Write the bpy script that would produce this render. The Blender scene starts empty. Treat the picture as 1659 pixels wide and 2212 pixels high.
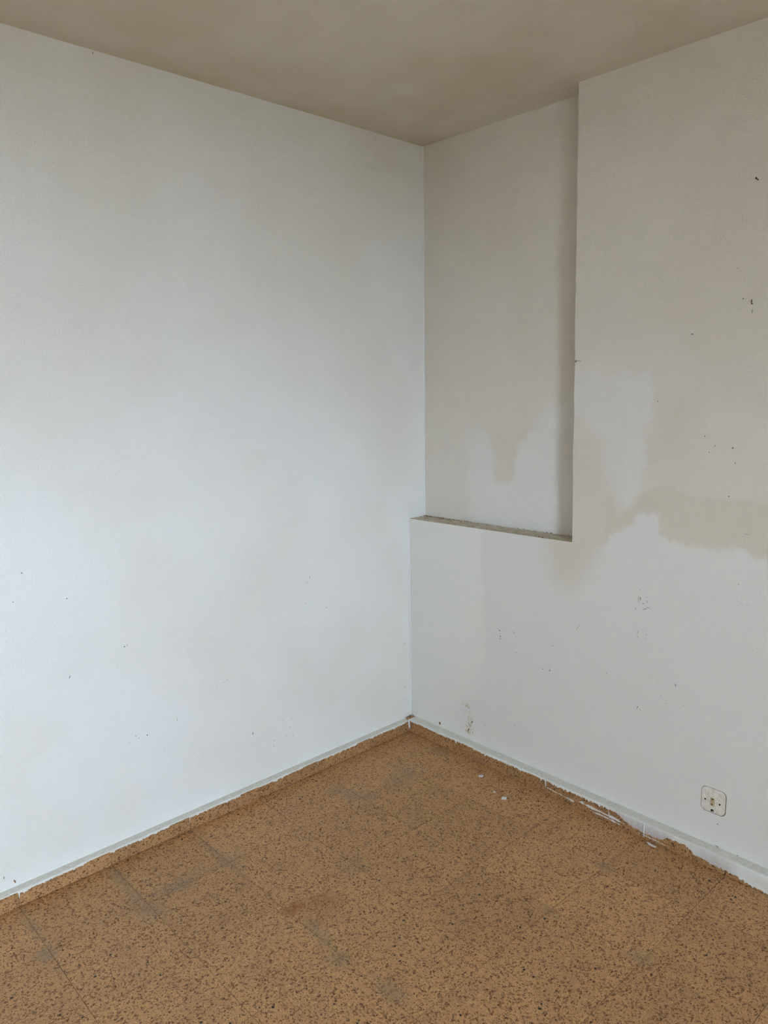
import bpy, bmesh, math, random
import numpy as np
from mathutils import Matrix, Vector

random.seed(7)
RNG = np.random.default_rng(11)
scene = bpy.context.scene
COL = scene.collection

# ------------------------------------------------------------------ room numbers (metres)
H = 2.619                    # ceiling height
XW = 5.111                   # inner face of the window wall
YN = -4.187                  # inner face of the wall behind the camera
ND = 0.102                   # niche depth
NW_BOT, NW_TOP = 0.863, 0.839  # niche width at its sill / at the ceiling
ZS0, ZS1 = 1.008, 1.022      # sill height at the corner / at the jamb
TL, HL = 0.032, 0.053        # left skirting: thickness, height
TR, HR = 0.043, 0.060        # right skirting
TILE = 0.30
X0, Y0 = 0.011, 0.013        # first joint lines
def lw(y):                   # the left wall runs a touch out of square
    return -0.0074 * y

# ------------------------------------------------------------------ camera
cam_d = bpy.data.cameras.new('camera')
cam = bpy.data.objects.new('camera', cam_d)
COL.objects.link(cam)
r = Vector((0.68029104, 0.73282488, -0.01310721))
u = Vector((-0.11235791, 0.1219416, 0.98615716))
f = Vector((-0.72427882, 0.66940118, -0.16529445))
M = Matrix((r, u, -f)).transposed().to_4x4()
M.translation = Vector((2.41967, -2.39205, 1.60992))
cam.matrix_world = M
cam_d.sensor_fit = 'VERTICAL'
cam_d.sensor_height = 24.0
cam_d.lens = 1635.4 / 2212 * 24.0
cam_d.clip_start = 0.02
scene.camera = cam

# ------------------------------------------------------------------ light: an overcast sky seen through one window
WIN_Y = (-4.10, -2.70)
WIN_Z = (0.82, 2.28)
SKY = (0.735, 0.93, 1.18)
SKY_STRENGTH = 47.5
world = bpy.data.worlds.new('overcast_sky')
scene.world = world
world.use_nodes = True
wn = world.node_tree
wn.nodes.clear()
wo = wn.nodes.new('ShaderNodeOutputWorld')
wb = wn.nodes.new('ShaderNodeBackground')
wb.inputs['Color'].default_value = (*SKY, 1)
wb.inputs['Strength'].default_value = SKY_STRENGTH
wn.links.new(wb.outputs[0], wo.inputs[0])

pd = bpy.data.lights.new('window_portal', 'AREA')
pd.shape = 'RECTANGLE'
pd.size = WIN_Y[1] - WIN_Y[0]
pd.size_y = WIN_Z[1] - WIN_Z[0]
pd.cycles.is_portal = True
portal = bpy.data.objects.new('window_portal', pd)
COL.objects.link(portal)
portal.matrix_world = Matrix.Translation((XW + 0.10, sum(WIN_Y) / 2, sum(WIN_Z) / 2)) @ \
    Matrix(((0, 0, 1), (1, 0, 0), (0, 1, 0))).to_4x4()

scene.view_settings.view_transform = 'Standard'
scene.view_settings.look = 'None'
scene.view_settings.gamma = 1.0
scene.view_settings.use_curve_mapping = False
scene.view_settings.exposure = 0.0
scene.cycles.max_bounces = 5
scene.cycles.diffuse_bounces = 5
scene.cycles.glossy_bounces = 1
scene.cycles.use_adaptive_sampling = True
scene.cycles.adaptive_threshold = 0.12
scene.cycles.adaptive_min_samples = 24

# ------------------------------------------------------------------ helpers
def srgb(r_, g_, b_):
    def c(v):
        v /= 255.0
        return v / 12.92 if v <= 0.04045 else ((v + 0.055) / 1.055) ** 2.4
    return (c(r_), c(g_), c(b_), 1.0)

class Tree:
    """A short hand for building node materials."""
    def __init__(self, name):
        self.mat = bpy.data.materials.new(name)
        self.mat.use_nodes = True
        self.t = self.mat.node_tree
        self.t.nodes.clear()
        self.out = self.t.nodes.new('ShaderNodeOutputMaterial')
        self.bsdf = self.t.nodes.new('ShaderNodeBsdfPrincipled')
        self.t.links.new(self.bsdf.outputs[0], self.out.inputs[0])
    def node(self, kind, **kw):
        n = self.t.nodes.new(kind)
        for k, v in kw.items():
            setattr(n, k, v)
        return n
    def put(self, sock, v):
        if isinstance(v, bpy.types.NodeSocket):
            self.t.links.new(v, sock)
        else:
            sock.default_value = v
    def math(self, op, a, b=0.0, c=None, clamp=False):
        n = self.node('ShaderNodeMath', operation=op, use_clamp=clamp)
        self.put(n.inputs[0], a); self.put(n.inputs[1], b)
        if c is not None:
            self.put(n.inputs[2], c)
        return n.outputs[0]
    def vmath(self, op, a, b=None):
        n = self.node('ShaderNodeVectorMath', operation=op)
        self.put(n.inputs[0], a)
        if b is not None:
            self.put(n.inputs['Scale'] if op == 'SCALE' else n.inputs[1], b)
        return n.outputs['Value'] if op in ('LENGTH', 'DISTANCE', 'DOT_PRODUCT') else n.outputs[0]
    def step(self, v, lo, hi):
        n = self.node('ShaderNodeMapRange', interpolation_type='SMOOTHSTEP')
        self.put(n.inputs[0], v); self.put(n.inputs[1], lo); self.put(n.inputs[2], hi)
        return n.outputs[0]
    def mix(self, fac, a, b, blend='MIX'):
        n = self.node('ShaderNodeMix', data_type='RGBA', blend_type=blend)
        self.put(n.inputs['Factor'], fac)
        ia = [s for s in n.inputs if s.type == 'RGBA']
        self.put(ia[0], a); self.put(ia[1], b)
        return [s for s in n.outputs if s.type == 'RGBA'][0]
    def noise(self, vec, scale, detail=3.0, rough=0.5, color=False, dim='2D'):
        n = self.node('ShaderNodeTexNoise', noise_dimensions=dim)
        self.put(n.inputs['Vector'], vec)
        n.inputs['Scale'].default_value = scale
        n.inputs['Detail'].default_value = detail
        n.inputs['Roughness'].default_value = rough
        return n.outputs['Color'] if color else n.outputs['Fac']
    def voronoi(self, vec, scale, feature='F1', rnd=1.0):
        n = self.node('ShaderNodeTexVoronoi', feature=feature, voronoi_dimensions='2D')
        self.put(n.inputs['Vector'], vec)
        n.inputs['Scale'].default_value = scale
        n.inputs['Randomness'].default_value = rnd
        return n
    def attr(self, name):
        return self.node('ShaderNodeAttribute', attribute_name=name).outputs['Fac']
    def flat(self, vec, plane):
        """lay 3D coordinates out on a plane: 'floor' = x, y; 'wall' = run along the wall, height"""
        if plane == 'floor':
            return vec
        o = self.sep(vec)
        n = self.node('ShaderNodeCombineXYZ')
        self.put(n.inputs[0], self.math('ADD', o[0], o[1])); self.put(n.inputs[1], o[2])
        return n.outputs[0]
    def sep(self, v, mode='XYZ'):
        n = self.node('ShaderNodeSeparateXYZ' if mode == 'XYZ' else 'ShaderNodeSeparateColor')
        self.put(n.inputs[0], v)
        return n.outputs
    def bump(self, h, strength, dist, normal=None):
        n = self.node('ShaderNodeBump')
        n.inputs['Strength'].default_value = strength
        n.inputs['Distance'].default_value = dist
        self.put(n.inputs['Height'], h)
        if normal is not None:
            self.put(n.inputs['Normal'], normal)
        return n.outputs[0]
    def matte(self, color, normal=None):
        """chalky finish: plain diffuse, no sheen"""
        self.t.nodes.remove(self.bsdf)
        self.bsdf = self.t.nodes.new('ShaderNodeBsdfDiffuse')
        self.t.links.new(self.bsdf.outputs[0], self.out.inputs[0])
        self.put(self.bsdf.inputs['Color'], color)
        if normal is not None:
            self.put(self.bsdf.inputs['Normal'], normal)
        return self.mat
    def finish(self, color, rough=0.6, spec=0.3, normal=None):
        self.put(self.bsdf.inputs['Base Color'], color)
        self.put(self.bsdf.inputs['Roughness'], rough)
        self.put(self.bsdf.inputs['Specular IOR Level'], spec)
        if normal is not None:
            self.put(self.bsdf.inputs['Normal'], normal)
        return self.mat

def link(name, me, mat=None, parent=None):
    o = bpy.data.objects.new(name, me)
    COL.objects.link(o)
    if mat is not None and len(me.materials) == 0:
        me.materials.append(mat)
    if parent is not None:
        o.parent = parent
    return o

def mesh(name, verts, faces, smooth=False):
    me = bpy.data.meshes.new(name)
    me.from_pydata([tuple(map(float, v)) for v in verts], [], [tuple(map(int, q)) for q in faces])
    me.update()
    if smooth:
        me.polygons.foreach_set('use_smooth', [True] * len(me.polygons))
    return me

def box_mesh(name, a, b, bevel=0.0, seg=1):
    bm = bmesh.new()
    bmesh.ops.create_cube(bm, size=1.0)
    for v in bm.verts:
        v.co = Vector([a[i] + (v.co[i] + 0.5) * (b[i] - a[i]) for i in range(3)])
    if bevel:
        bmesh.ops.bevel(bm, geom=bm.edges[:], offset=bevel, segments=seg, affect='EDGES')
    me = bpy.data.meshes.new(name)
    bm.to_mesh(me); bm.free()
    return me

def structure(o):
    o['kind'] = 'structure'
    return o

def tag(o, label, cat, group=None):
    o['label'] = label; o['category'] = cat
    if group:
        o['group'] = group
    return o

def vnoise(x, scale, seed):
    """smooth one-dimensional value noise in -1..1"""
    g = np.random.default_rng(seed).uniform(-1, 1, 20000)
    t = np.asarray(x, float) * scale + 5000.0
    i = np.floor(t).astype(int); fr = t - i
    fr = fr * fr * (3 - 2 * fr)
    return g[i] * (1 - fr) + g[i + 1] * fr

def poly_sd(px, pz, poly):
    """signed distance to a polygon, positive inside"""
    p = np.array(poly); n = len(p)
    dist = np.full(px.shape, 1e9); inside = np.zeros(px.shape, bool)
    for i in range(n):
        ax, az = p[i]; bx, bz = p[(i + 1) % n]
        ex, ez = bx - ax, bz - az
        t = np.clip(((px - ax) * ex + (pz - az) * ez) / (ex * ex + ez * ez + 1e-12), 0, 1)
        dist = np.minimum(dist, np.hypot(px - ax - t * ex, pz - az - t * ez))
        hit = ((az > pz) != (bz > pz)) & (px < (bx - ax) * (pz - az) / (bz - az + 1e-12) + ax)
        inside ^= hit
    return np.where(inside, dist, -dist)

# ------------------------------------------------------------------ materials
def wall_paint(name, old_a, old_b, fresh=None, grain=1.0, plane='wall'):
    T = Tree(name)
    pos = T.flat(T.node('ShaderNodeTexCoord').outputs['Object'], plane)
    big = T.noise(pos, 1.7, 3.0, 0.55)
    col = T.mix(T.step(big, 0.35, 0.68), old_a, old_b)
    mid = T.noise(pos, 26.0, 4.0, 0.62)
    fine = T.noise(pos, 330.0, 1.0, 0.6)
    if fresh is not None:
        sd = T.attr('fresh')
        j = T.math('MULTIPLY', T.math('SUBTRACT', mid, 0.5), 0.055)
        j2 = T.math('MULTIPLY', T.math('SUBTRACT', fine, 0.5), 0.05)
        sdj = T.math('ADD', T.math('ADD', sd, j), j2)
        soft = T.math('ADD', T.attr('soft'), 0.006)
        m = T.step(T.math('DIVIDE', sdj, soft), -1.0, 1.0)
        st = T.math('MULTIPLY', T.attr('stain'), T.math('ADD', 0.2, T.math('MULTIPLY', T.math('ADD', mid, fine), 0.8)), clamp=True)
        col = T.mix(st, col, srgb(208, 198, 177))
        col = T.mix(T.attr('pale'), col, srgb(228, 226, 217))
        col = T.mix(m, col, fresh)
    # dust and fly specks
    v = T.voronoi(pos, 62.0)
    rnd = T.sep(v.outputs['Color'], 'RGB')
    dots = T.math('LESS_THAN', v.outputs['Distance'], T.math('MULTIPLY', rnd[1], 0.11))
    dots = T.math('MULTIPLY', dots, T.math('GREATER_THAN', rnd[0], 0.80))
    zone = T.step(T.noise(pos, 3.1, 2.0, 0.6), 0.47, 0.72)
    col = T.mix(T.math('MULTIPLY', T.math('MULTIPLY', dots, zone), 0.30), col, srgb(120, 112, 98))
    grit = T.step(T.noise(pos, 420.0, 1.0, 0.7), 0.60, 0.80)
    col = T.mix(T.math('MULTIPLY', T.math('MULTIPLY', grit, T.math('ADD', zone, 0.35)), 0.30), col, srgb(140, 130, 112))
    nrm = T.bump(T.noise(pos, 190.0, 2.0, 0.7), 0.55 * grain, 0.004)
    return T.matte(col, nrm)

M_LEFT = wall_paint('left_wall_paint', srgb(231, 230, 225), srgb(228, 225, 217))
M_RIGHT = wall_paint('right_wall_paint', srgb(220, 213, 201), srgb(216, 208, 194), fresh=srgb(223, 219, 212))
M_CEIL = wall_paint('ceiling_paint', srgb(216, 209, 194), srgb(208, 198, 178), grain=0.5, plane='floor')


def dusty_sill():
    T = Tree('dusty_sill_paint')
    pos = T.node('ShaderNodeTexCoord').outputs['Object']
    n = T.noise(pos, 30.0, 6.0, 0.65)
    col = T.mix(T.step(n, 0.35, 0.7), srgb(214, 205, 186), srgb(194, 180, 156))
    col = T.mix(T.step(T.noise(pos, 160.0, 3.0, 0.7), 0.64, 0.78), col, srgb(150, 134, 108))
    return T.matte(col, T.bump(T.noise(pos, 240.0, 4.0, 0.7), 0.5, 0.003))
M_SILL = dusty_sill()

def terrazzo(name, floor=True, marks=True):
    T = Tree(name)
    obj = T.node('ShaderNodeTexCoord').outputs['Object']
    info = T.node('ShaderNodeObjectInfo')
    comb = T.node('ShaderNodeCombineXYZ')
    T.put(comb.inputs[0], T.math('MULTIPLY', info.outputs['Random'], 37.0))
    T.put(comb.inputs[1], T.math('MULTIPLY', info.outputs['Random'], 91.0))
    T.put(comb.inputs[2], T.math('MULTIPLY', info.outputs['Random'], 13.0))
    p = T.vmath('ADD', T.flat(obj, 'floor' if floor else 'wall'), comb.outputs[0])
    warp = T.vmath('SCALE', T.vmath('SUBTRACT', T.noise(p, 260.0, 1.0, 0.6, color=True), (0.5, 0.5, 0.5)), 0.005)
    pw = T.vmath('ADD', p, warp)
    # binder
    n1 = T.noise(p, 420.0, 2.0, 0.6)
    base = T.mix(T.step(n1, 0.32, 0.68), srgb(186, 139, 90), srgb(209, 161, 109))
    cloud = T.noise(p, 9.0, 4.0, 0.6)
    base = T.mix(T.math('MULTIPLY', T.step(cloud, 0.42, 0.7), 0.35), base, srgb(168, 126, 94))
    def squeeze(ang, k):
        n = T.node('ShaderNodeMapping')
        T.put(n.inputs['Vector'], pw)
        n.inputs['Rotation'].default_value = (0, 0, ang)
        n.inputs['Scale'].default_value = (1.0, k, 1.0)
        return n.outputs[0]
    def pebbles(vec, scale, keep, cut, spread, ca, cb, below, amount=1.0):
        a = T.voronoi(vec, scale)
        rn = T.sep(a.outputs['Color'], 'RGB')
        on = T.math('GREATER_THAN', rn[0], keep)
        rad = T.math('SUBTRACT', cut, T.math('MULTIPLY', rn[1], spread))
        m = T.math('MULTIPLY', T.step(T.math('SUBTRACT', rad, a.outputs['Distance']), -0.05, 0.06), on)
        return T.mix(T.math('MULTIPLY', m, amount), below, T.mix(rn[2], ca, cb))
    def shards(vec, scale, keep, cut, spread, ca, cb, below, amount=1.0):
        a = T.voronoi(vec, scale)
        e = T.voronoi(vec, scale, 'DISTANCE_TO_EDGE')
        rn = T.sep(a.outputs['Color'], 'RGB')
        on = T.math('GREATER_THAN', rn[0], keep)
        edge = T.math('ADD', cut, T.math('MULTIPLY', rn[1], spread))
        m = T.math('MULTIPLY', T.step(T.math('SUBTRACT', e.outputs['Distance'], edge), -0.03, 0.05), on)
        return T.mix(T.math('MULTIPLY', m, amount), below, T.mix(rn[2], ca, cb))
    s1, s2 = squeeze(0.7, 1.28), squeeze(2.2, 1.22)
    col = pebbles(s2, 400.0, 0.42, 0.60, 0.35, srgb(130, 92, 56), srgb(158, 117, 74), base, 0.7)
    col = pebbles(s1, 170.0, 0.90, 0.50, 0.30, srgb(214, 178, 130), srgb(198, 156, 108), col, 0.8)
    col = shards(s1, 190.0, 0.69, 0.02, 0.22, srgb(92, 58, 35), srgb(142, 100, 64), col, 0.92)
    col = shards(s2, 124.0, 0.85, 0.05, 0.24, srgb(88, 55, 30), srgb(134, 91, 54), col, 0.95)
    col = pebbles(s2, 88.0, 0.995, 0.42, 0.2, srgb(34, 30, 28), srgb(56, 46, 40), col)
    # per-tile tone
    tone = T.math('MULTIPLY_ADD', info.outputs['Random'], 0.14, 0.93 if floor else 0.72)
    tn = T.node('ShaderNodeCombineColor')
    for i in range(3):
        T.put(tn.inputs[i], tone)
    col = T.mix(1.0, col, tn.outputs[0], 'MULTIPLY')
    if floor and marks:
        wpos = T.node('ShaderNodeNewGeometry').outputs['Position']
        wx = T.sep(wpos)
        g = T.noise(wpos, 14.0, 5.0, 0.65)
        # grey film trodden into some joints and patches
        def blot(cx, cy, rx, ry, ang, strength, tint, under):
            mp = T.node('ShaderNodeMapping', vector_type='TEXTURE')
            T.put(mp.inputs['Vector'], wpos)
            mp.inputs['Location'].default_value = (cx, cy, 0)
            mp.inputs['Rotation'].default_value = (0, 0, ang)
            mp.inputs['Scale'].default_value = (rx, ry, 1)
            dd = T.vmath('LENGTH', mp.outputs[0])
            dd = T.math('ADD', dd, T.math('MULTIPLY', T.math('SUBTRACT', g, 0.5), 1.9))
            return T.mix(T.math('MULTIPLY', T.step(dd, 1.15, 0.0), T.math('MULTIPLY', strength, 0.85)), under, tint)
        grey = srgb(140, 122, 98)
        for cx, cy, rx, ry, an, s in [
                (0.17, -1.50, 0.20, 0.030, 0.0, 0.55), (0.36, -1.50, 0.07, 0.05, 0.3, 0.6),
                (0.30, -1.38, 0.045, 0.17, 0.0, 0.55), (0.22, -1.19, 0.22, 0.028, 0.0, 0.5),
                (0.30, -1.17, 0.06, 0.06, 0.2, 0.5), (0.27, -0.60, 0.13, 0.055, 0.4, 0.62),
                (0.31, -0.36, 0.07, 0.14, 0.0, 0.48), (0.16, -1.79, 0.22, 0.022, 0.0, 0.5),
                (0.31, -1.80, 0.04, 0.04, 0.0, 0.6), (0.80, -1.18, 0.12, 0.035, -0.2, 0.55),
                (1.21, -0.28, 0.04, 0.04, 0.0, 0.6), (1.50, -0.575, 0.05, 0.04, 0.0, 0.55),
                (1.10, -1.17, 0.10, 0.035, 0.0, 0.5), (0.92, -1.20, 0.05, 0.05, 0.0, 0.45),
                (0.25, -0.09, 0.12, 0.04, 0.2, 0.4), (0.62, -0.90, 0.05, 0.08, 0.0, 0.35),
                (1.21, -0.60, 0.05, 0.03, 0.0, 0.45)]:
            col = blot(cx, cy, rx, ry, an, s, grey, col)
        col = blot(0.70, -1.10, 0.13, 0.09, 0.6, 0.42, srgb(138, 86, 36), col)
        col = blot(0.655, -1.165, 0.035, 0.055, 0.0, 0.6, srgb(136, 76, 26), col)
        # grime settling along the tile edges
        ox = T.sep(obj)
        ex = T.math('SUBTRACT', 0.15, T.math('MAXIMUM', T.math('ABSOLUTE', ox[0]), T.math('ABSOLUTE', ox[1])))
        near = T.math('MULTIPLY', T.step(ex, 0.007, 0.0), T.step(T.noise(wpos, 6.0, 3.0), 0.46, 0.70))
        col = T.mix(T.math('MULTIPLY', near, 0.16), col, srgb(112, 90, 66))
    rough = T.math('ADD', 0.40, T.math('MULTIPLY', T.noise(p, 40.0, 4.0, 0.6), 0.25))
    return T.finish(col, rough, 0.35)
M_FLOOR = terrazzo('terrazzo_floor')
M_FLOOR_FAR = terrazzo('terrazzo_floor_clean', marks=False)
M_SKIRT = terrazzo('terrazzo_skirting', floor=False)

def grout():
    T = Tree('grout')
    pos = T.node('ShaderNodeNewGeometry').outputs['Position']
    n = T.noise(pos, 7.0, 4.0, 0.6)
    col = T.mix(T.step(n, 0.38, 0.62), srgb(146, 114, 78), srgb(100, 82, 62))
    return T.matte(col)
M_GROUT = grout()

def brushed_paint():
    T = Tree('brushed_white_paint')
    pos = T.node('ShaderNodeTexCoord').outputs['Object']
    thin = T.attr('thin')
    n = T.noise(pos, 120.0, 4.0, 0.7, dim='3D')
    full = T.mix(T.step(T.noise(pos, 22.0, 3.0, 0.6, dim='3D'), 0.35, 0.7), srgb(226, 227, 222), srgb(214, 212, 200))
    wash = T.mix(T.step(n, 0.3, 0.7), srgb(152, 130, 114), srgb(190, 184, 188))
    ledge = T.mix(T.step(n, 0.35, 0.7), srgb(226, 224, 215), srgb(210, 206, 192))
    col = T.mix(T.attr('ledge'), full, ledge)
    col = T.mix(T.math('MULTIPLY', thin, T.step(n, 0.15, 0.6)), col, wash)
    return T.finish(col, 0.5, 0.35, T.bump(n, 0.3, 0.002))
M_BRUSH = brushed_paint()

def simple(name, a, b, scale=60.0, rough=0.6, spec=0.3, metal=0.0):
    T = Tree(name)
    pos = T.flat(T.node('ShaderNodeTexCoord').outputs['Object'], 'wall')
    col = T.mix(T.step(T.noise(pos, scale, 5.0, 0.65), 0.35, 0.7), a, b)
    if rough >= 0.8:
        return T.matte(col)
    T.bsdf.inputs['Metallic'].default_value = metal
    return T.finish(col, rough, spec)
M_PLAIN = simple('plain_wall_paint', srgb(212, 206, 194), srgb(208, 202, 188), 2.0, 0.8, 0.1)
M_MARK = simple('scuffed_plaster', srgb(168, 164, 156), srgb(132, 126, 118), 90.0, 0.9, 0.1)
M_HOLE = simple('dark_pinholes', srgb(64, 54, 44), srgb(40, 34, 28), 90.0, 0.9, 0.1)
M_DIRT = simple('brown_plaster_scar', srgb(150, 122, 88), srgb(104, 80, 54), 300.0, 0.95, 0.05)
M_DAMP = simple('damp_plaster', srgb(216, 208, 188), srgb(192, 180, 152), 150.0, 0.95, 0.05)
M_RUST = simple('rusty_steel', srgb(58, 40, 30), srgb(96, 56, 34), 700.0, 0.75, 0.3, 0.3)
M_PLATE = simple('old_cream_plastic', srgb(222, 217, 206), srgb(206, 196, 180), 70.0, 0.45, 0.4)
M_INSERT = simple('yellowed_insert', srgb(190, 172, 136), srgb(168, 146, 108), 160.0, 0.5, 0.4)
M_SEAM = simple('grimy_seam', srgb(84, 72, 56), srgb(128, 116, 98), 120.0, 0.9, 0.1)
M_BLACK = simple('socket_holes', srgb(28, 22, 18), srgb(44, 34, 26), 200.0, 0.8, 0.2)
M_FLAKE = simple('white_paint_flake', srgb(226, 226, 222), srgb(206, 206, 204), 200.0, 0.6, 0.3)
M_FRAME = simple('window_frame_paint', srgb(214, 212, 206), srgb(204, 201, 192), 12.0, 0.4, 0.4)
M_OUT = simple('paving_outside', srgb(128, 122, 114), srgb(112, 106, 98), 1.0, 0.9, 0.1)

# ------------------------------------------------------------------ the shell
def sill_z(x):
    return ZS0 + (ZS1 - ZS0) * np.clip(x / NW_BOT, 0, 1)
def jamb_x(z):
    t = (z - ZS1) / (H - ZS1)
    return NW_BOT + (NW_TOP - NW_BOT) * t + 0.0011 * vnoise(z, 22, 3) + 0.0006 * vnoise(z, 90, 4)

FRESH_MAIN = [(0.426, 1.03), (0.428, 0.841), (0.453, 0.611), (0.462, 0.487), (0.44, 0.415), (0.40, 0.284),
              (0.30, 0.16), (0.20, -0.1), (2.4, -0.1), (2.4, 1.04), (1.559, 1.061), (1.507, 1.07), (1.485, 1.089),
              (1.369, 1.07), (1.364, 1.08), (1.284, 1.068), (1.269, 1.084), (1.231, 1.086), (1.21, 1.107),
              (1.205, 1.157), (1.192, 1.168), (1.111, 1.157), (1.102, 1.12), (1.036, 1.083), (0.996, 1.018),
              (0.929, 0.903), (0.868, 0.829), (0.785, 0.841), (0.761, 0.928), (0.735, 1.03)]
FRESH_PILLAR = [(0.80, 1.658), (1.158, 1.645), (1.165, 1.491), (1.137, 1.455), (1.14, 1.318), (1.127, 1.239),
                (1.089, 1.179), (1.059, 1.167), (1.007, 1.299), (0.981, 1.407), (0.909, 1.486), (0.80, 1.521)]
FRESH_NICHE = [(0.83, 1.56), (0.757, 1.552), (0.663, 1.498), (0.628, 1.446), (0.557, 1.383), (0.518, 1.332),
               (0.518, 1.247), (0.50, 1.207), (0.41, 1.193), (0.40, 1.33), (0.362, 1.406), (0.259, 1.396),
               (0.269, 1.171), (0.288, 1.05), (0.30, 0.95), (0.90, 0.95)]
STAIN = [(2.4, 1.263), (1.318, 1.241), (1.221, 1.281), (1.157, 1.244), (1.0, 1.20), (1.0, 1.0), (2.4, 1.0)]
GRIME = [(1.185, 1.56), (1.30, 1.56), (1.318, 1.25), (1.19, 1.25)]
BLOB = [(0.70, 0.965), (0.872, 1.06), (0.98, 1.30), (1.02, 1.31), (1.06, 1.15), (0.94, 0.86), (0.80, 0.80)]

def paint_attributes(me, niche=False):
    co = np.empty(len(me.vertices) * 3); me.vertices.foreach_get('co', co)
    co = co.reshape(-1, 3); x, z = co[:, 0], co[:, 2]
    if niche:
        sd = poly_sd(x, z, FRESH_NICHE)
        soft = 0.010 + 0.06 * np.clip((z - 1.40) / 0.12, 0, 1) + 0.03 * (x < 0.33)
        stain = 0.25 * np.clip(poly_sd(x, z, [(0.38, 1.15), (0.54, 1.15), (0.60, 1.42), (0.38, 1.42)]) / 0.04 + 0.5, 0, 1)
    else:
        a, b = poly_sd(x, z, FRESH_MAIN), poly_sd(x, z, FRESH_PILLAR)
        sd = np.maximum(a, b)
        soft = np.where(a > b, 0.005 + 0.05 * (np.hypot(x - 0.86, z - 0.88) < 0.19) + 0.05 * ((x < 0.5) & (z < 0.45)),
                        0.012 + 0.04 * (x < 1.07))
        # lower-left of the pillar patch fades out
        sd = np.where((b > a), np.minimum(sd, 0.02), sd)
        g = lambda poly, s: np.clip(poly_sd(x, z, poly) / s + 0.5, 0, 1)
        stain = np.maximum.reduce([0.50 * g(STAIN, 0.02), 0.30 * g(GRIME, 0.12), 0.10 * g(BLOB, 0.12)])
    pale = np.zeros(x.shape) if niche else np.clip((0.75 - x) / 0.35, 0, 1) * np.clip((1.25 - z) / 0.2, 0, 1)  # creamy old paint; extra light near the corner is put into its colour
    for nm, arr in (('fresh', sd), ('soft', soft), ('stain', stain), ('pale', pale)):
        at = me.attributes.new(nm, 'FLOAT', 'POINT')
        at.data.foreach_set('value', np.asarray(arr, np.float32))

def grid_faces(nu, nv, off=0, flip=False):
    fs = []
    for i in range(nu - 1):
        for j in range(nv - 1):
            q = (off + i * nv + j, off + (i + 1) * nv + j, off + (i + 1) * nv + j + 1, off + i * nv + j + 1)
            fs.append(q[::-1] if flip else q)
    return fs

XE, YE, ZF = XW + 0.25, YN - 0.25, -0.15      # outer limits of the shell

def build_wall_right():
    st = 0.014
    xs = np.concatenate([np.linspace(-0.03, NW_BOT, 64), np.linspace(NW_BOT, 2.0, 80)[1:], np.linspace(2.0, XE, 24)[1:]])
    V, F = [], []
    zf = np.linspace(0, 1, 74)
    for x in xs:                                # below the sill line
        top = sill_z(x) + (0.0008 * vnoise(x, 60, 8) if x < NW_BOT else 0)
        for t in zf:
            V.append((x, 0.0, ZF + (top - ZF) * t))
    F += grid_faces(len(xs), len(zf))
    off = len(V)
    xr = xs[xs >= NW_BOT - 1e-9]
    s = (xr - NW_BOT) / (XE - NW_BOT)
    zu = np.linspace(ZS1, H + 0.02, 115)
    jx = jamb_x(zu); jx[0] = NW_BOT
    for si in s:
        for k, z in enumerate(zu):
            V.append((jx[k] + si * (XE - jx[k]), 0.0, z))
    F += grid_faces(len(xr), len(zu), off)
    off = len(V)                                # jamb
    ys = np.linspace(0, ND, 6)
    for y in ys:
        for k, z in enumerate(zu):
            V.append((jx[k], y, z))
    F += grid_faces(len(ys), len(zu), off, flip=True)
    off = len(V)                                # outside face
    V += [(-0.03, 0.30, ZF), (XE, 0.30, ZF), (XE, 0.30, H + 0.02), (-0.03, 0.30, H + 0.02)]
    F.append((off + 3, off + 2, off + 1, off))
    me = mesh('wall_right', V, F)
    bm = bmesh.new(); bm.from_mesh(me)
    bmesh.ops.remove_doubles(bm, verts=bm.verts[:], dist=1e-5)
    bm.to_mesh(me); bm.free()
    me.materials.append(M_RIGHT)
    paint_attributes(me)
    w = structure(link('wall_right', me))
    # niche back
    V = []
    us = np.linspace(0, 1, 64)
    zs_ = np.linspace(0, 1, 115)
    for uu in us:
        for t in zs_:
            x = -0.03 + uu * (NW_BOT + 0.06)
            zb = sill_z(x) - 0.02
            V.append((x, ND, zb + (H + 0.02 - zb) * t))
    me = mesh('niche_back', V, grid_faces(len(us), len(zs_)))
    me.materials.append(M_RIGHT)
    paint_attributes(me, niche=True)
    link('niche_back', me, parent=w)
    # niche sill
    V = []
    sx = np.linspace(-0.02, NW_BOT, 150)
    sy = np.linspace(0.0, ND, 14)
    for x in sx:
        for y in sy:
            e = 0.0008 * vnoise(x, 60, 8) if y == 0 else 0.0012 * vnoise(x * 1.3 + y * 9.1, 70, 9) * (1 if y > 0.01 else 0.4)
            V.append((x, y, sill_z(x) + e))
    me = mesh('niche_sill', V, grid_faces(len(sx), len(sy)))
    me.materials.append(M_SILL)
    link('niche_sill', me, parent=w)
    return w
wall_right = build_wall_right()

def build_wall_left():
    V = []
    for y in (YE, 0.30):
        for z in (ZF, H + 0.02):
            V.append((lw(y), y, z))
    for y in (YE, 0.30):
        for z in (ZF, H + 0.02):
            V.append((lw(y) - 0.2, y, z))
    F = [(0, 2, 3, 1), (4, 5, 7, 6), (0, 4, 6, 2), (1, 3, 7, 5), (0, 1, 5, 4), (2, 6, 7, 3)]
    return structure(link('wall_left', mesh('wall_left', V, [q[::-1] for q in F]), M_LEFT))
wall_left = build_wall_left()

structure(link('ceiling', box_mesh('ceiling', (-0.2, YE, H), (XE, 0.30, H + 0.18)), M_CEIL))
structure(link('wall_near', box_mesh('wall_near', (-0.2, YE, ZF), (XE, YN, H)), M_PLAIN))

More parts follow.
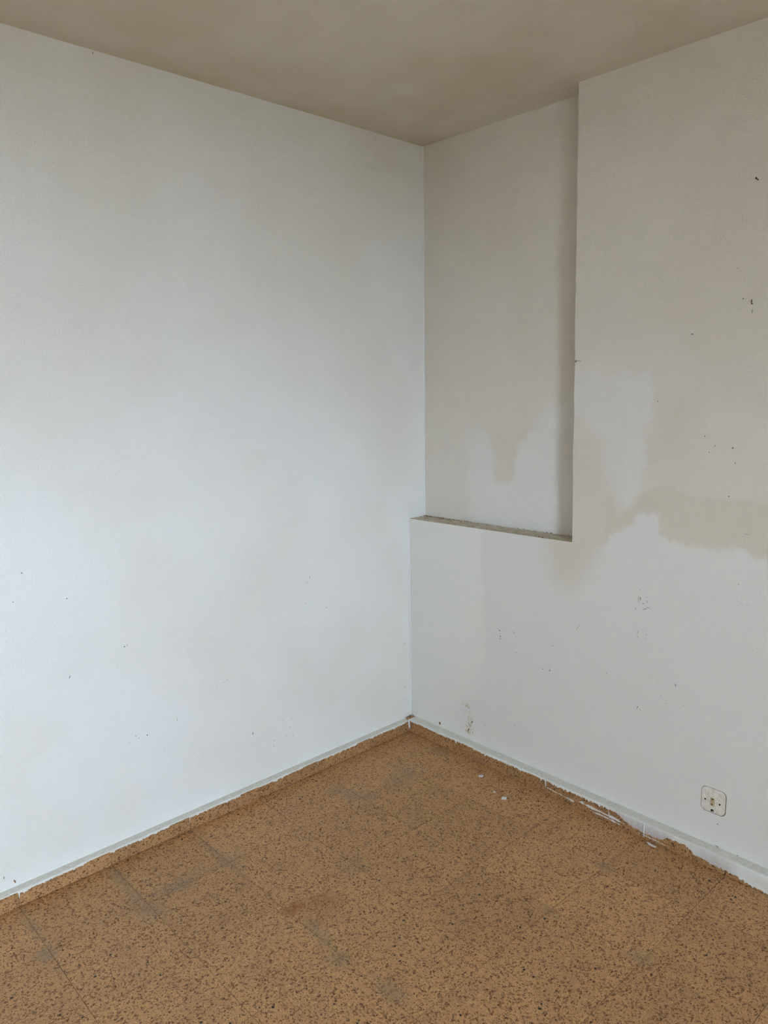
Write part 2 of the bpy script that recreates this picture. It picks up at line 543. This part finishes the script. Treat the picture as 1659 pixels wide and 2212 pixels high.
def build_wall_window():
    bm = bmesh.new()
    ya, yb = WIN_Y; za, zb = WIN_Z
    for a, b in [((XW, YN, ZF), (XE, 0.0, za)), ((XW, YN, zb), (XE, 0.0, H)),
                 ((XW, YN, za), (XE, ya, zb)), ((XW, yb, za), (XE, 0.0, zb))]:
        g = bmesh.ops.create_cube(bm, size=1.0)
        for v in g['verts']:
            v.co = Vector([a[i] + (v.co[i] + 0.5) * (b[i] - a[i]) for i in range(3)])
    me = bpy.data.meshes.new('wall_window'); bm.to_mesh(me); bm.free()
    structure(link('wall_window', me, M_PLAIN))
    bm = bmesh.new()
    wdt = 0.05
    for a, b in [((XW + 0.12, ya, za), (XW + 0.17, yb, za + wdt)), ((XW + 0.12, ya, zb - wdt), (XW + 0.17, yb, zb)),
                 ((XW + 0.12, ya, za), (XW + 0.17, ya + wdt, zb)), ((XW + 0.12, yb - wdt, za), (XW + 0.17, yb, zb))]:
        g = bmesh.ops.create_cube(bm, size=1.0)
        for v in g['verts']:
            v.co = Vector([a[i] + (v.co[i] + 0.5) * (b[i] - a[i]) for i in range(3)])
    me = bpy.data.meshes.new('window_1'); bm.to_mesh(me); bm.free()
    structure(link('window_1', me, M_FRAME))
build_wall_window()

# unseen fin, added beside the window to block slanting sky light
structure(link('sky_blocker_fin', box_mesh('sky_blocker_fin', (XE + 0.001, WIN_Y[0] - 0.30, -0.2), (XE + 0.55, WIN_Y[0] - 0.12, 2.8)), M_OUT))
# ground outside, one storey down
structure(link('ground_outside', box_mesh('ground_outside', (XE + 0.02, -60, -3.4), (90, 60, -3.2)), M_OUT))

# ------------------------------------------------------------------ floor: a bed with separate terrazzo tiles
floor = structure(link('floor', box_mesh('floor', (-0.2, YE, -0.15), (XE, 0.30, -0.0012)), M_GROUT))
gap = 0.0013
hx = TILE / 2 - gap / 2
tile_me = box_mesh('tile', (-hx, -hx, -0.02), (hx, hx, 0.0), 0.0004)
tile_me.materials.append(M_FLOOR)
far_me = tile_me.copy()
far_me.materials[0] = M_FLOOR_FAR
for i in range(17):
    for j in range(14):
        o = bpy.data.objects.new('tile', tile_me if i < 6 and j < 7 else far_me)
        COL.objects.link(o)
        o.parent = floor
        o.location = (X0 + (i + 0.5) * TILE, Y0 - (j + 0.5) * TILE, random.uniform(-0.0004, 0.0002))
        o.rotation_euler = (random.uniform(-8e-4, 8e-4), random.uniform(-8e-4, 8e-4), random.choice((0, 1, 2, 3)) * math.pi / 2)

# ------------------------------------------------------------------ skirting: terrazzo strips, one per tile length
bb_left = structure(link('baseboard_left', box_mesh('baseboard_left', (-0.004, YN, 0.0), (0.006, -0.002, HL - 0.004)), M_GROUT))
bb_right = structure(link('baseboard_right', box_mesh('baseboard_right', (0.0, -0.006, 0.0), (XW, 0.004, HR - 0.004)), M_GROUT))
pl = TILE / 2 - 0.0008
left_me = box_mesh('skirting_tile', (0.0, -pl, 0.0), (TL, pl, HL), 0.0016, 2)
left_me.materials.append(M_SKIRT)
right_me = box_mesh('skirting_tile', (-pl, -TR, 0.0), (pl, 0.0, HR), 0.0016, 2)
right_me.materials.append(M_SKIRT)
for j in range(14):
    y = Y0 - (j + 0.5) * TILE
    o = bpy.data.objects.new('skirting_tile', left_me); COL.objects.link(o); o.parent = bb_left
    o.location = (lw(y), y, 0.0)
for i in range(17):
    o = bpy.data.objects.new('skirting_tile', right_me); COL.objects.link(o); o.parent = bb_right
    o.location = (X0 + (i + 0.5) * TILE, 0.0, 0.0)

def paint_strip(name, parent, place, s, thick, high, top, thin, ledge=True, upper=None):
    """wet-brushed paint lying on a skirting: over its ledge and down its face to a ragged line.
    s: stations along the wall, top: how far the paint runs down the face at each station"""
    V, TH, LE = [], [], []
    e = 0.0005
    rows = ([(t, None) for t in (0.0, 0.25, 0.5, 0.75, 0.93)] if ledge else []) + [(1.0, k) for k in np.linspace(0, 1, 7)]
    for k, sk in enumerate(s):
        for t, fr in rows:
            if fr is None:
                V.append(place(sk, thick * t, high + e + (0.0007 + 0.0006 * vnoise(sk * 3 + t * 7.7, 55, 21)) * (t > 0)))
                LE.append(1.0 if t < 0.9 else 0.2); TH.append(0.0)
            else:
                d0 = 0.0 if upper is None else upper[k]
                dep = d0 + (top[k] - d0) * fr
                V.append(place(sk, thick + e, max(high - dep + (e if dep < 1e-4 else 0), 0.0008)))
                LE.append(0.0); TH.append(float(thin[k]) * (0.35 + 0.65 * fr))
    me = mesh(name, V, grid_faces(len(s), len(rows)), smooth=True)
    for nm, arr in (('thin', TH), ('ledge', LE)):
        at = me.attributes.new(nm, 'FLOAT', 'POINT'); at.data.foreach_set('value', np.array(arr, np.float32))
    return link(name, me, M_BRUSH, parent)

def bumpf(s, c, w, h):
    return h * np.exp(-((s - c) / w) ** 2)

# left: y runs towards the camera
sl = np.concatenate([np.arange(0.034, 2.0, 0.0016), np.linspace(2.0, -YN - 0.02, 60)])
cut = 0.0040 + 0.0013 * vnoise(sl, 18, 31) + 0.0020 * np.abs(vnoise(sl, 120, 32)) + 0.0075 * np.clip(vnoise(sl, 230, 33) - 0.35, 0, 1)
cut += bumpf(sl, 1.785, 0.0016, 0.020) + bumpf(sl, 1.766, 0.012, 0.007) + bumpf(sl, 1.188, 0.0012, 0.024) + bumpf(sl, 1.20, 0.008, 0.006)
cut += bumpf(sl, 0.80, 0.006, 0.007) + bumpf(sl, 0.77, 0.004, 0.006) + bumpf(sl, 0.588, 0.0012, 0.022) + bumpf(sl, 1.03, 0.005, 0.004)
paint_strip('brushed_paint', bb_left, lambda s_, t, z: (lw(-s_) + t, -s_, z), sl, TL, HL, np.clip(cut, 0.002, HL - 0.004), 0.0 * sl)

# right: x runs towards the window; the brush slipped further down the face there
sr = np.concatenate([np.arange(0.034, 2.0, 0.0016), np.linspace(2.0, XW - 0.01, 60)])
frac = np.interp(sr, [0, 0.30, 0.60, 0.78, 1.09, 1.115, 1.15, 1.21, 1.24, 1.29, 1.31, 1.37, 1.41, 1.45, 1.50, 1.56, 1.61, 1.66, 3.3],
                 [0.10, 0.08, 0.12, 0.12, 0.14, 0.20, 0.46, 0.58, 0.62, 0.56, 0.22, 0.26, 0.52, 0.70, 0.70, 0.74, 0.88, 0.97, 0.97])
cut = frac * HR + 0.0026 * vnoise(sr, 22, 41) + 0.0022 * vnoise(sr, 95, 42) + 0.0100 * np.clip(vnoise(sr, 230, 43) - 0.3, 0, 1)
cut += bumpf(sr, 0.80, 0.0013, 0.030) + bumpf(sr, 1.222, 0.0018, 0.020) + bumpf(sr, 0.62, 0.003, 0.006)
thin = np.interp(sr, [0, 1.0, 1.12, 1.16, 1.24, 1.30, 1.34, 1.42, 1.47, 1.53, 1.56, 3], [0, 0, 0.6, 1.0, 1.0, 0.9, 0.1, 0.5, 0.8, 0.6, 0.05, 0])
paint_strip('brushed_paint', bb_right, lambda s_, t, z: (s_, -t, z), sr, TR, HR, np.clip(cut, 0.002, HR - 0.001), thin)
# streaks lower down on the right skirting
def streak(a, b, z0, z1, w0, seed, thinness):
    s_ = np.arange(a, b, 0.002)
    n = (s_ - a) / (b - a)
    mid = z0 + (z1 - z0) * n + 0.0012 * vnoise(s_, 40, seed)
    half = np.clip(w0 * (0.35 + 0.9 * np.sin(np.pi * n) ** 0.6) * (0.75 + 0.6 * vnoise(s_, 60, seed + 1)) + 0.0012 * vnoise(s_, 220, seed + 2), 0.0002, 1)
    paint_strip('paint_streak', bb_right, lambda q, t, z: (q, -t, z), s_, TR, HR,
                np.clip(HR - mid + half, 0, HR - 0.001), np.full(s_.shape, thinness), ledge=False,
                upper=np.clip(HR - mid - half, 0.001, HR))
streak(0.80, 0.93, 0.028, 0.022, 0.0013, 51, 0.1)
streak(0.90, 0.935, 0.024, 0.020, 0.003, 53, 0.1)
streak(0.955, 1.15, 0.030, 0.024, 0.0040, 55, 0.35)
streak(1.00, 1.13, 0.016, 0.013, 0.0028, 57, 0.6)
streak(1.20, 1.31, 0.013, 0.012, 0.0024, 61, 0.8)

def drip(parent, pts, rad, name='paint_drip'):
    """a hanging run of dried paint: a tapering tube through points"""
    bm = bmesh.new(); rings = []
    for k, p in enumerate(pts):
        p = Vector(p); t = (Vector(pts[min(k + 1, len(pts) - 1)]) - Vector(pts[max(k - 1, 0)])).normalized()
        a = t.orthogonal().normalized(); b = t.cross(a)
        rr = rad[k]
        rings.append([bm.verts.new(p + (a * math.cos(q) + b * math.sin(q)) * rr) for q in [i * math.pi / 3 for i in range(6)]])
    for i in range(len(rings) - 1):
        for j in range(6):
            bm.faces.new((rings[i][j], rings[i][(j + 1) % 6], rings[i + 1][(j + 1) % 6], rings[i + 1][j]))
    bm.faces.new(rings[0][::-1]); bm.faces.new(rings[-1])
    me = bpy.data.meshes.new(name); bm.to_mesh(me); bm.free()
    return link(name, me, M_FLAKE, parent)
drip(bb_right, [(0.033, -TR - 0.001, HR + 0.0), (0.034, -TR - 0.003, HR - 0.018), (0.037, -TR - 0.002, HR - 0.036), (0.036, -TR - 0.001, 0.016)], [0.004, 0.0048, 0.0042, 0.0015])
drip(bb_right, [(1.222, -TR - 0.001, HR - 0.004), (1.222, -TR - 0.0015, 0.034), (1.224, -TR - 0.004, 0.016), (1.227, -TR - 0.006, 0.012)], [0.0014, 0.0017, 0.0015, 0.0008])
drip(bb_right, [(0.803, -TR - 0.0006, HR - 0.006), (0.803, -TR - 0.0006, 0.030)], [0.0012, 0.0009])
drip(bb_right, [(0.958, -TR - 0.001, 0.028), (0.966, -TR - 0.004, 0.036), (0.984, -TR - 0.004, 0.042)], [0.0012, 0.0010, 0.0005])
drip(bb_right, [(1.08, -TR - 0.001, 0.045), (1.085, -TR - 0.003, 0.030), (1.088, -TR - 0.002, 0.020)], [0.0008, 0.0014, 0.0010])

# a fillet of built-up paint down the inner corners
def bead(name, parent, pts, rad):
    o = drip(parent, pts, [rad] * len(pts), name)
    return o
bead('corner_bead', wall_left, [(0.001, -0.001, z) for z in np.linspace(HR + 0.004, ZS0 - 0.002, 8)], 0.0050)
bead('corner_bead', wall_left, [(lw(ND) + 0.001, ND - 0.001, z) for z in np.linspace(ZS0 + 0.004, H, 8)], 0.0050)

# ------------------------------------------------------------------ small scars on the walls
def scars(name, parent, mat, items, on):
    """flat irregular scabs a fraction of a millimetre proud of the wall; items: a, z, length, width, tilt"""
    V, F = [], []
    for k, (a, z, ln, wd, an) in enumerate(items):
        n = 9
        rr = [random.uniform(0.6, 1.15) for _ in range(n)]
        ring = []
        for lift, sc in ((0.0, 1.0), (0.0007, 0.72)):
            idx = []
            for i in range(n):
                q = 2 * math.pi * i / n
                px, pz = ln * 0.5 * rr[i] * math.cos(q) * sc, wd * 0.5 * rr[i] * math.sin(q) * sc
                idx.append(len(V))
                V.append(on(a + px * math.cos(an) - pz * math.sin(an), z + px * math.sin(an) + pz * math.cos(an), lift))
            ring.append(idx)
        for i in range(n):
            F.append((ring[0][i], ring[0][(i + 1) % n], ring[1][(i + 1) % n], ring[1][i]))
        F.append(tuple(ring[1]))
    o = link(name, mesh(name, V, F), mat, parent)
    o['kind'] = 'stuff'
    return o
onL = lambda a, z, l: (lw(a) + 0.0002 + l, a, z)
onR = lambda a, z, l: (a, -0.0002 - l, z)
onN = lambda a, z, l: (a, ND - 0.0002 - l, z)
onC = lambda a, y, l: (a, y, H - 0.0002 - l)
mm = 0.001
left_scars = [(-1.373, .746, 9*mm, 4*mm, .4), (-1.363, .748, 4*mm, 3*mm, 0), (-1.366, .753, 3*mm, 2*mm, 0), (-1.562, .691, 4*mm, 12*mm, -.3),
    (-1.55, .951, 5*mm, 6*mm, 0), (-.983, .517, 3*mm, 5*mm, .3), (-1.0, .51, 8*mm, 2*mm, .7), (-1.03, .50, 3*mm, 2*mm, 0), (-1.356, .416, 3*mm, 6*mm, .2),
    (-1.345, .405, 5*mm, 4*mm, 0), (-1.38, .40, 3*mm, 3*mm, 0), (-1.314, .405, 5*mm, 9*mm, 0), (-.881, .264, 5*mm, 13*mm, -.1), (-.779, .199, 4*mm, 6*mm, 0),
    (-.785, .18, 2*mm, 12*mm, .1), (-.577, .841, 3*mm, 13*mm, .25), (-.592, .822, 4*mm, 5*mm, 0), (-.607, .74, 5*mm, 4*mm, 0), (-.60, .733, 3*mm, 4*mm, 0),
    (-.495, .694, 5*mm, 5*mm, 0), (-.037, .422, 13*mm, 4*mm, .5), (-.036, .207, 4*mm, 10*mm, -.3), (-.737, .269, 4*mm, 4*mm, 0), (-1.197, .425, 2*mm, 14*mm, 0),
    (-1.71, .973, 4*mm, 4*mm, 0), (-1.678, 1.058, 7*mm, 5*mm, 0), (-.722, .2, 4*mm, 5*mm, .3), (-.70, .23, 3*mm, 6*mm, 0), (-.69, .19, 3*mm, 5*mm, .2),
    (-.055, .15, 5*mm, 5*mm, .3), (-1.72, 1.34, 6*mm, 2*mm, .6), (-.70, .28, 3*mm, 4*mm, 0), (-.69, .265, 4*mm, 3*mm, 0)]
scars('paint_scars', wall_left, M_MARK, left_scars, onL)
scars('stain_spots', wall_left, M_DIRT, [(-1.785, .072, 6*mm, 16*mm, .3), (-1.815, .099, 4*mm, 10*mm, 0), (-1.337, H - .008, 3*mm, 9*mm, 0), (-.005, HL + .007, 3*mm, 6*mm, 0),
    (-.018, HL + .003, 8*mm, 2.5*mm, -.3)], onL)
right_scars = [(1.14, .858, 3*mm, 32*mm, .05), (1.146, .862, 5*mm, 12*mm, .2), (1.145, .893, 2*mm, 10*mm, -.1), (1.17, .872, 5*mm, 4*mm, 0), (1.172, .855, 2*mm, 14*mm, .2), (1.158, .846, 14*mm, 3*mm, .3),
    (1.165, .828, 24*mm, 2.5*mm, .45), (1.178, .835, 16*mm, 2.5*mm, -.3), (1.13, .822, 3*mm, 7*mm, .3), (1.141, .738, 2.6*mm, 10*mm, 0), (1.142, .722, 2*mm, 14*mm, 0), (1.174, .736, 3*mm, 4*mm, 0), (1.172, .724, 3*mm, 3*mm, 0),
    (.527, .600, 9*mm, 9*mm, 0), (.533, .577, 8*mm, 6*mm, 0), (.531, .566, 6*mm, 7*mm, .2), (.601, .609, 3*mm, 13*mm, .15), (.614, .526, 8*mm, 4*mm, .2), (.745, .493, 8*mm, 5*mm, .5), (.779, .496, 7*mm, 9*mm, .3),
    (.777, .51, 3*mm, 5*mm, 0), (1.289, .585, 6*mm, 10*mm, 0), (1.153, .461, 4*mm, 12*mm, -.4), (1.164, .455, 12*mm, 2*mm, -.4), (1.026, .552, 3*mm, 6*mm, 0), (1.018, .554, 2*mm, 4*mm, 0), (1.32, .519, 2*mm, 7*mm, 0),
    (.453, .161, 10*mm, 3*mm, -.8), (.611, .212, 2*mm, 11*mm, 0), (.786, .60, 22*mm, 1.5*mm, 0), (.90, .70, 2*mm, 40*mm, -.5), (1.475, .975, 4*mm, 3*mm, 0), (1.282, 1.756, 10*mm, 6*mm, 0),
    (1.489, 1.138, 18*mm, 2*mm, -.15), (1.413, 1.942, 3*mm, 4*mm, .4), (1.463, 1.813, 4*mm, 12*mm, 0), (1.24, .53, 3*mm, 7*mm, .2), (1.26, .51, 5*mm, 3*mm, 0)]
scars('paint_scars', wall_right, M_MARK, right_scars, onR)
holes = [(1.342, 1.435, 4*mm, 3.5*mm, 0), (1.376, 1.407, 4*mm, 3*mm, 0), (1.358, 1.386, 4*mm, 3.5*mm, 0), (1.431, 1.403, 4*mm, 6*mm, -.3), (1.441, 1.357, 3*mm, 4*mm, 0), (1.429, 1.251, 4*mm, 4*mm, 0),
    (1.177, 1.545, 3*mm, 5*mm, -.4), (1.459, .143, 4*mm, 4*mm, 0), (1.434, 1.852, 3*mm, 5*mm, 0), (.004, HR + .004, 4*mm, 7*mm, 0), (.016, HR + .002, 9*mm, 3*mm, -.3), (1.462, .063, 16*mm, 3*mm, -.2), (1.53, .061, 5*mm, 4*mm, 0)]
scars('pin_holes', wall_right, M_HOLE, holes, onR)
spots = [(.858, 1.685, 10*mm, 10*mm, .3), (.868, 1.686, 5*mm, 4*mm, 0), (.876, 1.685, 6*mm, 3*mm, 0), (.189, .078, 12*mm, 20*mm, .2)]
scars_run = []
for k in range(46):   # a flaking run of damp above the skirting
    z = random.uniform(.09, .225)
    scars_run.append((.362 + .10 * (.16 - z) + random.gauss(0, .011), z, random.uniform(6, 13)*mm, random.uniform(7, 16)*mm, random.uniform(-1, 1)))
scars('damp_run', wall_right, M_DAMP, scars_run, lambda a, z, l: (a, -0.0001 - l * .4, z))
for k in range(16):
    spots.append((.36 + random.gauss(0, .02), random.uniform(.085, .235), random.uniform(2, 4)*mm, random.uniform(2, 4)*mm, random.uniform(-1, 1)))
scars('stain_spots', wall_right, M_DIRT, spots, onR)
grit = []
for k in range(70):
    x = abs(random.gauss(0, .16)) + .004
    grit.append((min(x, .6), ND - .004 - random.random() ** 2 * .012 - (random.random() < .2) * random.random() * .05, random.uniform(2, 6)*mm, random.uniform(2, 4)*mm, random.uniform(-1, 1)))
for k in range(26):
    grit.append((random.uniform(.35, .85), random.choice((.002, ND - .006)) + random.uniform(0, .006), random.uniform(2, 7)*mm, random.uniform(2, 4)*mm, 0))
scars('grit', wall_right, M_DIRT, grit, lambda a, y, l: (a, y, sill_z(a) + 0.001 + 4 * l))
scars('grit_dark', wall_right, M_HOLE, grit[::14], lambda a, y, l: (a + .003, y - .003, sill_z(a) + 0.001 + 4 * l))

# ------------------------------------------------------------------ wall socket
sock = bpy.data.objects.new('wall_socket', None)
COL.objects.link(sock)
sock.location = (1.4405, 0.0, 0.2205)
tag(sock, 'old cream wall socket flush in the right wall above the skirting', 'socket')
def rounded(w, h, rad, n=6):
    pts = []
    for cx, cz, a0 in ((w/2-rad, h/2-rad, 0), (-w/2+rad, h/2-rad, 90), (-w/2+rad, -h/2+rad, 180), (w/2-rad, -h/2+rad, 270)):
        for i in range(n + 1):
            a = math.radians(a0 + 90 * i / n)
            pts.append((cx + rad * math.cos(a), cz + rad * math.sin(a)))
    return pts
def slab(name, outline, y_back, y_front, mat, parent, off=(0, 0), chamfer=0.0):
    n = len(outline); V, F = [], []
    layers = [(y_back, 1.0), (y_front + chamfer, 1.0)] + ([(y_front, 1 - chamfer / 0.03)] if chamfer else [])
    for y, s in layers:
        V += [(off[0] + a * s, y, off[1] + b * s) for a, b in outline]
    for L in range(len(layers) - 1):
        for i in range(n):
            F.append((L*n + i, L*n + (i+1) % n, (L+1)*n + (i+1) % n, (L+1)*n + i))
    F.append(tuple(range((len(layers)-1)*n, len(layers)*n)))
    return link(name, mesh(name, V, F), mat, parent)
seam = slab('seam', rounded(0.084, 0.0885, 0.018), 0.004, -0.0004, M_SEAM, sock, (0.0007, -0.0007))
plate = slab('cover_plate', rounded(0.0805, 0.0855, 0.017), 0.004, -0.0022, M_PLATE, sock, chamfer=0.0008)
disc = [(math.cos(i * math.pi / 6), math.sin(i * math.pi / 6)) for i in range(14)]
def ring(rad):
    return [(a * rad, b * rad) for a, b in disc]
def hole(cx, cz, rad, parent, y=-0.0024):
    return slab('pin_hole', ring(rad), 0.0, y, M_BLACK, parent, (cx, cz))
hole(-0.0265, -0.0035, 0.0030, plate); hole(0.0225, -0.0045, 0.0030, plate)
ins = slab('centre_insert', rounded(0.0145, 0.029, 0.001, 2), 0.0, -0.0028, M_INSERT, sock, (-0.0020, -0.0050))
hole(-0.0018, 0.0050, 0.0026, ins, -0.0031); hole(-0.0030, -0.0135, 0.0022, ins, -0.0031)
slab('keyway', rounded(0.0095, 0.0085, 0.001, 2), 0.0, -0.0025, M_BLACK, plate, (-0.0010, -0.0355))
slab('keyway_tab', rounded(0.0030, 0.0042, 0.0005, 2), 0.0, -0.0029, M_INSERT, plate, (0.0, -0.0375))

# ------------------------------------------------------------------ nails
def nail(name, loc, pts, rad, head, label):
    root = bpy.data.objects.new(name, None); COL.objects.link(root); root.location = loc
    tag(root, label, 'nail', 'nails in the right wall')
    sh = drip(root, pts, rad, 'shank'); sh.data.materials[0] = M_RUST
    if head:
        p = Vector(pts[-1]); d = (p - Vector(pts[-2])).normalized()
        hd = drip(root, [p - d * 0.0006, p + d * 0.0006], [0.0030, 0.0030], 'head'); hd.data.materials[0] = M_RUST
    return root
nail('nail', (1.456, 0.0, 2.185), [(0, 0.004, 0), (0, -0.008, 0.001), (-0.001, -0.014, 0.003)], [0.0016, 0.0015, 0.0014], True,
     'rusty round-headed nail, the upper one high on the right wall')
nail('nail', (1.462, 0.0, 1.834), [(0, 0.004, 0), (0, -0.004, 0.001), (0.0, -0.006, 0.006), (0.0, -0.006, 0.013)], [0.0017, 0.0017, 0.0016, 0.0012], False,
     'headless bent nail below the round-headed one on the right wall')

# ------------------------------------------------------------------ paint flakes on the floor
def flake(loc, pts, h, rot, curl, label, mat=M_FLAKE):
    n = len(pts); V = []
    for lift in (0.0, h):
        for a, b in pts:
            V.append((a, b, lift + curl * (a * a) * 60))
    F = [tuple(range(n))[::-1], tuple(range(n, 2 * n))] + [(i, (i + 1) % n, n + (i + 1) % n, n + i) for i in range(n)]
    o = link('paint_flake', mesh('paint_flake', V, F), mat)
    o.location = loc; o.rotation_euler = (0, 0, rot)
    return tag(o, label, 'paint flake', 'paint flakes on the floor')
flake((0.537, -0.123, 0.0002), [(-.011, -.002), (-.004, -.008), (.005, -.007), (.011, .001), (.004, .008), (-.006, .006)], 0.0022, 0.7, 0.25,
      'white rounded paint flake on the floor, nearest the room corner')
flake((0.711, -0.190, 0.0002), [(-.009, -.008), (.008, -.008), (.010, .007), (-.008, .009)], 0.003, 0.55, 0.0,
      'pale grey square paint flake on the floor, out from the skirting')
flake((1.262, -0.062, 0.0002), [(-.019, -.002), (-.004, -.005), (.017, -.004), (.020, .001), (.002, .004), (-.014, .003)], 0.0018, -0.12, 0.1,
      'long narrow white paint flake at the foot of the right skirting')
flake((0.654, -0.180, 0.0002), [(-.004, -.003), (.003, -.004), (.005, .002), (-.002, .004)], 0.0015, 0.2, 0.0,
      'tiny beige paint crumb on the floor between two white flakes')
